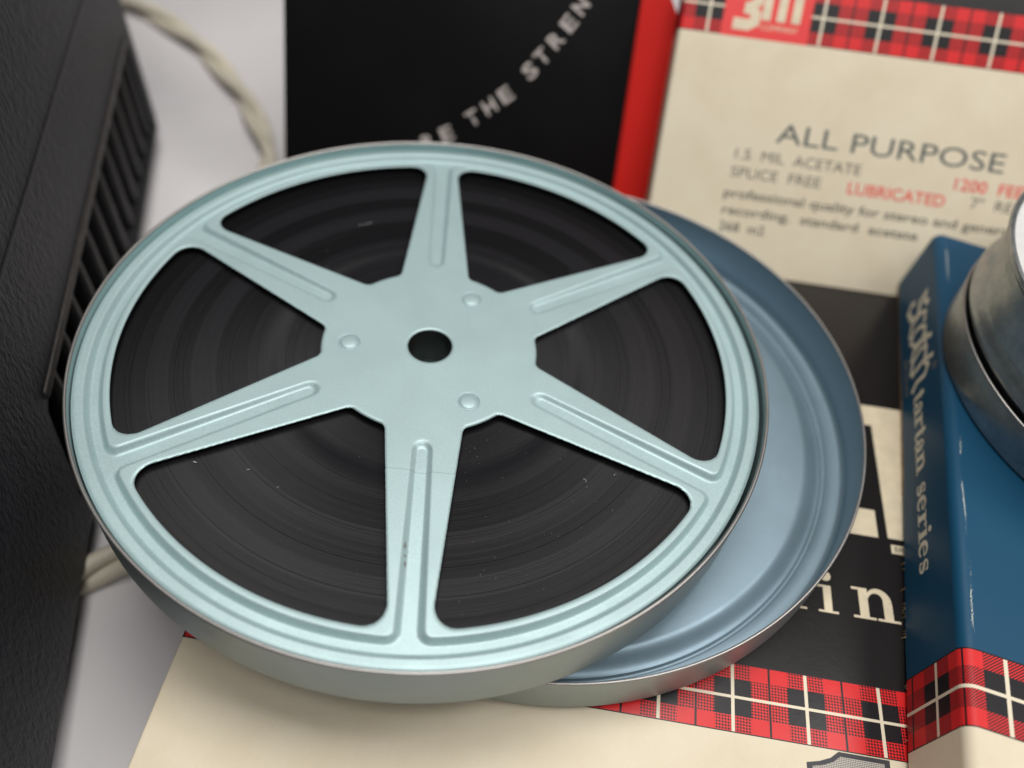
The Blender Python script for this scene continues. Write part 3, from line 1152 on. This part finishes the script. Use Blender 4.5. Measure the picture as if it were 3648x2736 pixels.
# dust
du_ = t.ramp(t.noise(v, 1.7, 2.0, 0.9), 0.775, 0.80)
base = t.mix(t.m('MULTIPLY', du_, 0.5), base, (0.22, 0.22, 0.22))
t.set(Base_Color=base, Roughness=t.fmix(tone, 0.46, 0.36))
t.put(t.b.inputs['Anisotropic'], 0.75)
t.put(t.b.inputs['Specular IOR Level'], 0.22)
tg = t.n('ShaderNodeTangent', direction_type='RADIAL', axis='Z')
t.t.links.new(tg.outputs[0], t.b.inputs['Tangent'])
t.put(t.b.inputs['Anisotropic Rotation'], 0.0)
t.bump(t.m('ADD', t.m('MULTIPLY', fine, 0.5), t.m('ADD', t.m('MULTIPLY', lines, -0.8), t.m('MULTIPLY', steps, 0.3))), 0.40, 0.0002)
M_FILM = t.mat
random.seed(12)
prof = []
r_ = 26.2
zt = -2.6
while r_ < 83.6:
    prof.append((r_, zt))
    stp = random.choice((1.1, 1.9, 2.8, 4.5, 6.0))
    r_ += stp
    prof.append((min(r_, 83.6), zt))
    zt = -2.6 + random.uniform(-0.09, 0.09)
    r_ += 0.05
prof += [(83.8, -2.9), (83.8, -11.6), (26.2, -11.6)]
film = lathe('film_pack', prof, M_FILM, reel, seg=360, closed=True, sharp=20)
# lint caught on the turns
M_LINT = plain('lint', (0.34, 0.35, 0.35), 0.8)
random.seed(21)
vs, fs = [], []


def lint(x, y, L, a, w_=0.07, curl=0.0):
    z0 = -2.28
    n_ = 6
    px, py = x, y
    b0 = len(vs)
    for i in range(n_ + 1):
        vs.append((px - w_ * math.sin(a), py + w_ * math.cos(a), z0 + 0.05))
        vs.append((px + w_ * math.sin(a), py - w_ * math.cos(a), z0 + 0.1))
        px += L / n_ * math.cos(a)
        py += L / n_ * math.sin(a)
        a += curl / n_
    for i in range(n_):
        q = b0 + 2 * i
        fs.append((q, q + 1, q + 3, q + 2))


for i in range(120):
    rr_ = random.uniform(32, 78)
    aa = random.uniform(0, 2 * math.pi) if i < 70 else math.radians(random.uniform(-85, -35))
    lint(rr_ * math.cos(aa), rr_ * math.sin(aa), random.uniform(0.12, 0.4), random.uniform(0, 6.28), random.uniform(0.012, 0.032), random.uniform(-2, 2))
lint(41.5, -40.5, 1.6, 1.0, 0.05, 2.5)
lint(49.0, -38.0, 1.1, 2.0, 0.05, -3.0)
lint(-54.0, -41.0, 0.9, -0.3, 0.14)
lint(-41.0, -42.5, 0.8, 0.3, 0.10)
lint(-33.0, -47.0, 0.5, 0.5, 0.09)
lint(-26.0, 51.0, 4.6, 0.38, 0.10, 0.15)
lo_ = mesh_obj('lint', vs, fs, M_LINT, reel, smooth=False, sharp=None)
lo_['kind'] = 'stuff'

# ------------------------------------------------------------------ galvanised can standing on the blue box at the right
t = NT('dull_zinc')
v, x, y, z = t.coords()
mott = t.noise(v, 0.12, 6.0, 0.72)
fine = t.noise(v, 1.4, 3.0, 0.7)
c = t.mix(t.ramp(mott, 0.35, 0.65), (0.30, 0.335, 0.35), (0.48, 0.50, 0.50))
c = t.mix(t.ramp(fine, 0.6, 0.75, 0.0, 0.5), c, (0.17, 0.18, 0.18))
t.set(Base_Color=c, Metallic=0.85, Roughness=t.m('ADD', 0.34, t.m('MULTIPLY', t.m('SUBTRACT', fine, 0.5), 0.3)))
t.bump(fine, 0.25, 0.00015)
M_ZINC = t.mat
M_WHITE = plain('white_card', (0.62, 0.615, 0.60), 0.5, var=0.05, bump=0.15, bscale=0.2)
zx = BX                                              # stands square on the tilted blue lid
ycan = Vector((0, 1, 0))
ycan = (ycan - zx * ycan.dot(zx)).normalized()
xcan = ycan.cross(zx)
zc = thing('metal_can', 'dull grey metal can with a white top standing on the blue box', 'metal can',
           frame(xcan, ycan, zx, (114.2, 109.9, 20.55)))
R1 = 58.3
lathe('lower_cover', [(0, 0), (55.6, 0), (56.5, 0.4), (57.0, 1.4), (57.4, 6), (58.2, 12.9), (58.1, 13.7), (57.5, 13.8), (57.2, 13.2), (56.6, 3.0)],
      M_ZINC, zc, seg=160)
lathe('cover_lip', [(57.85 + 0.55 * math.cos(2 * math.pi * i / 10), 13.6 + 0.55 * math.sin(2 * math.pi * i / 10)) for i in range(10)],
      M_TIN, zc, seg=160, closed=True)
R2 = 59.2
body_p = [(56.0, 3), (56.0, 14.0), (56.8, 15.4), (58.0, 16.6), (58.5, 18.2), (58.0, 20.0), (57.0, 21.6), (57.1, 23), (57.8, 33),
          (58.3, 36.2), (59.3, 37.4), (60.2, 38.3), (60.5, 39.2), (60.2, 40.0), (59.5, 40.2), (58.9, 39.8), (58.7, 38.9), (58.6, 34.0), (0, 34.0)]
lathe('body', body_p, M_ZINC, zc, seg=160)
# crumpled white card filling the top
vs, fs = [(0, 0, 38.4)], []
nr, na = 16, 96
random.seed(3)
for i in range(1, nr + 1):
    for j in range(na):
        a = 2 * math.pi * j / na
        r = 58.65 * i / nr
        u_ = r * math.cos(a) * 0.5 + r * math.sin(a) * 0.87
        vs.append((r * math.cos(a), r * math.sin(a), 37.8 + 0.8 * math.sin(u_ * 0.55) + 0.4 * math.sin(u_ * 1.3 + 1)))
for j in range(na):
    fs.append((0, 1 + j, 1 + (j + 1) % na))
for i in range(nr - 1):
    for j in range(na):
        a = 1 + i * na
        fs.append((a + j, a + na + j, a + na + (j + 1) % na, a + (j + 1) % na))
mesh_obj('white_top', vs, fs, M_WHITE, zc, sharp=None)
